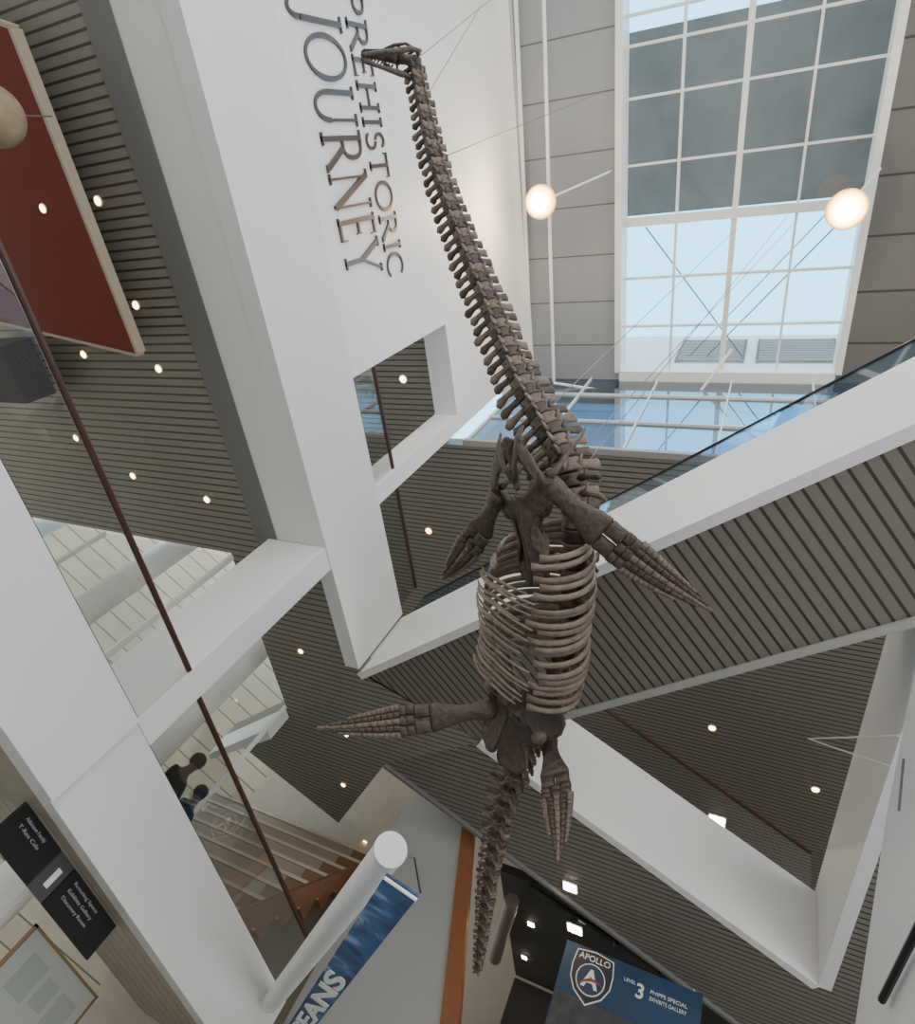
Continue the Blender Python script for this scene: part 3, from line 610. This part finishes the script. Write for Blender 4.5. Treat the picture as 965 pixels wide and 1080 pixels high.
# skull
h0=PZ(442,66,6.6); h1=PZ(381,56,6.35); ax=(h1-h0).normalized(); Lh=(h1-h0).length
up=V((.3,0,.95)); up=(up-ax*up.dot(ax)).normalized(); sd_=ax.cross(up)
SKU=empty('skull',h0,parent=SKE,label='small narrow skull with open toothed jaws')
b=MB(); H=lambda a,l,v:h0+ax*a*Lh+sd_*l+up*v
b.loft([H(-.02,0,.0),H(.08,0,.02),H(.22,0,.05),H(.36,0,.06)],[.04,(.055,.06),(.05,.045),(.045,.05)],n=10,up=up)
b.loft([H(.34,0,.06),H(.5,0,.055),H(.75,0,.045),H(.93,0,.03),H(1.0,0,.01)],[(.04,.06),(.024,.05),(.02,.042),(.022,.04),(.01,.02)],n=10,up=up)
for q in(-1,1):
    b.loft([H(.0,q*.06,-.05),H(.08,q*.10,-.02),H(.25,q*.13,.02),H(.45,q*.10,.03),H(.62,q*.05,.03)],[.024,.018,.014,.018,.018],n=6,up=up)
    b.loft([H(.08,q*.10,0),H(.12,q*.07,.08),H(.22,q*.03,.10)],[.016,.012,.016],n=6,up=ax)
    b.loft([H(.36,q*.11,.02),H(.38,q*.08,.08),H(.4,q*.03,.09)],[.014,.012,.016],n=6,up=ax)
b.make('cranium',BONE,parent=SKU,smooth=True)
b=MB()
for q in(-1,1): b.loft([H(-.02,q*.1,-.05),H(.15,q*.11,-.12),H(.3,q*.09,-.16),H(.6,q*.06,-.21),H(.88,q*.03,-.26),H(.95,q*.004,-.27)],[.016,.024,.03,.02,.02,.022],n=7,up=up)
b.make('mandible',BONE,parent=SKU,smooth=True)
b=MB()
for q in(-1,1):
    for i in range(9):
        a=.46+i*.06; l=q*(.06-.004*i); ln=rv(.06,.13); b.loft([H(a,l,.03),H(a+.03,l*1.35,.03-ln)],[.013,.001],n=5,up=ax)
        a2=.40+i*.06; l2=q*(.08-.007*i); z=-.175-.1*(a2-.4); ln=rv(.06,.12); b.loft([H(a2,l2,z),H(a2+.03,l2*1.35,z+ln)],[.013,.001],n=5,up=ax)
b.make('teeth',BONE,parent=SKU)
def cable(a,b,r=.005):
    tube('suspension_cable',[a,b],r,CABLE,n=6,label='thin steel cable holding up the skeleton',category='cable',group='skeleton suspension cables')
cable(PZ(440,62,6.62),PXp(522,-4,-5.0)); cable(FR(sk_key(1),0,0),PXp(508,5,-5.0)); cable(FR(sk_key(1.8),0,-.1),PZ(640,95,ZC)); 
cable(FR(sk_key(5.6),0,-.2),PZ(778,240,ZC)); cable(FR(sk_key(6.6),0,-.2),PZ(838,235,ZC)); cable(FR(sk_key(6.9),0,-.2),PZ(830,228,ZC))
for kk in(11.0,13.0):
    q=FR(sk_key(kk),0,-.15); cable(q,V((q.x,q.y,Z2)))
# ---------------- people ----------------
def person(x,y,z,face,shirt,label,lean=.0,sc=1.0):
    e=empty('person',(x,y,z),label=label,category='person')
    ca,sa=math.cos(face),math.sin(face)
    def W_(a,f,h): return V((ca*a-sa*f,sa*a+ca*f,h))*sc
    J=[((0,0,.95),.14),((0,0,1.15),.125),((0,lean*.3,1.38),.15),((0,lean*.5,1.5),.06),((0,lean*.7,1.62),.09),((0,lean*.7,1.72),.07),
       ((.1,0,.88),.09),((.11,.03,.48),.06),((.11,0,.08),.045),((.11,.16,.03),.035),
       ((-.1,0,.88),.09),((-.11,.0,.48),.06),((-.12,-.03,.08),.045),((-.12,.13,.03),.035),
       ((.19,lean*.4,1.40),.06),((.27,lean*.4+.05,1.14),.045),((.2,lean*.4+.28,1.08),.033),((.18,lean*.4+.36,1.08),.03),
       ((-.19,lean*.4,1.40),.06),((-.27,lean*.4+.05,1.14),.045),((-.2,lean*.4+.28,1.08),.033),((-.18,lean*.4+.36,1.08),.03)]
    E=[(0,1),(1,2),(2,3),(3,4),(4,5),(0,6),(6,7),(7,8),(8,9),(0,10),(10,11),(11,12),(12,13),(2,14),(14,15),(15,16),(16,17),(2,18),(18,19),(19,20),(20,21)]
    def skin(name,idx,grow,m):
        mp={o:i for i,o in enumerate(idx)}
        me=bpy.data.meshes.new(name); me.from_pydata([tuple(W_(*J[i][0])) for i in idx],[(mp[a],mp[b]) for a,b in E if a in mp and b in mp],[])
        o=bpy.data.objects.new(name,me); bpy.context.scene.collection.objects.link(o)
        o.modifiers.new('s','SKIN')
        if not me.skin_vertices:
            import bmesh
            bm=bmesh.new(); bm.from_mesh(me); bm.verts.layers.skin.verify(); bm.to_mesh(me); bm.free()
        lay=me.skin_vertices[0]
        for k,i in enumerate(idx): r_=J[i][1]*grow*sc; lay.data[k].radius=(r_,r_*.85)
        lay.data[0].use_root=True
        o.modifiers.new('u','SUBSURF').levels=1; me.materials.append(m); o.parent=e; return o
    skin('body',list(range(22)),1.0,mat('skin',(0.10,0.06,0.045),.9))
    skin('jacket',[0,1,2,14,15,16,18,19,20],1.3,shirt)
    skin('trousers',[0,6,7,8,10,11,12],1.2,BLACK)
    hr=sphere('hair',W_(0,lean*.7-.02,1.71),.125*sc,BLACK,n=12); loc=hr.location.copy(); hr.parent=e; hr.location=loc
DK=mat('dark_cloth',(0.004,0.004,0.004),1.0)
person(-6.65,6.7,1.85,-1.5,DK,'person in dark clothes leaning by the balustrade',.3,.9)
person(-6.6,7.3,1.85,-1.5,DK,'person in black jacket standing near the stair',.05,.84)
# ---------------- light ----------------
w=bpy.data.worlds.new('world'); bpy.context.scene.world=w; w.use_nodes=True; nt=w.node_tree
bg=nt.nodes['Background']; bg.inputs[1].default_value=1.0
tc=nt.nodes.new('ShaderNodeTexCoord'); sx_=nt.nodes.new('ShaderNodeSeparateXYZ'); nt.links.new(tc.outputs['Generated'],sx_.inputs[0])
cr_=nt.nodes.new('ShaderNodeValToRGB'); cr_.color_ramp.elements[0].position=0.25; cr_.color_ramp.elements[0].color=(1.0,0.98,0.95,1)
cr_.color_ramp.elements[1].position=0.95; cr_.color_ramp.elements[1].color=(0.25,0.68,1.0,1)
nt.links.new(sx_.outputs[2],cr_.inputs[0])
mr=nt.nodes.new('ShaderNodeMapRange'); mr.inputs[1].default_value=0.3; mr.inputs[2].default_value=.95; mr.inputs[3].default_value=2.1; mr.inputs[4].default_value=4.6
nt.links.new(sx_.outputs[2],mr.inputs[0])
mu=nt.nodes.new('ShaderNodeVectorMath'); mu.operation='SCALE'; nt.links.new(mr.outputs[0],mu.inputs['Scale'])
nt.links.new(cr_.outputs[0],mu.inputs[0]); nt.links.new(mu.outputs[0],bg.inputs[0])
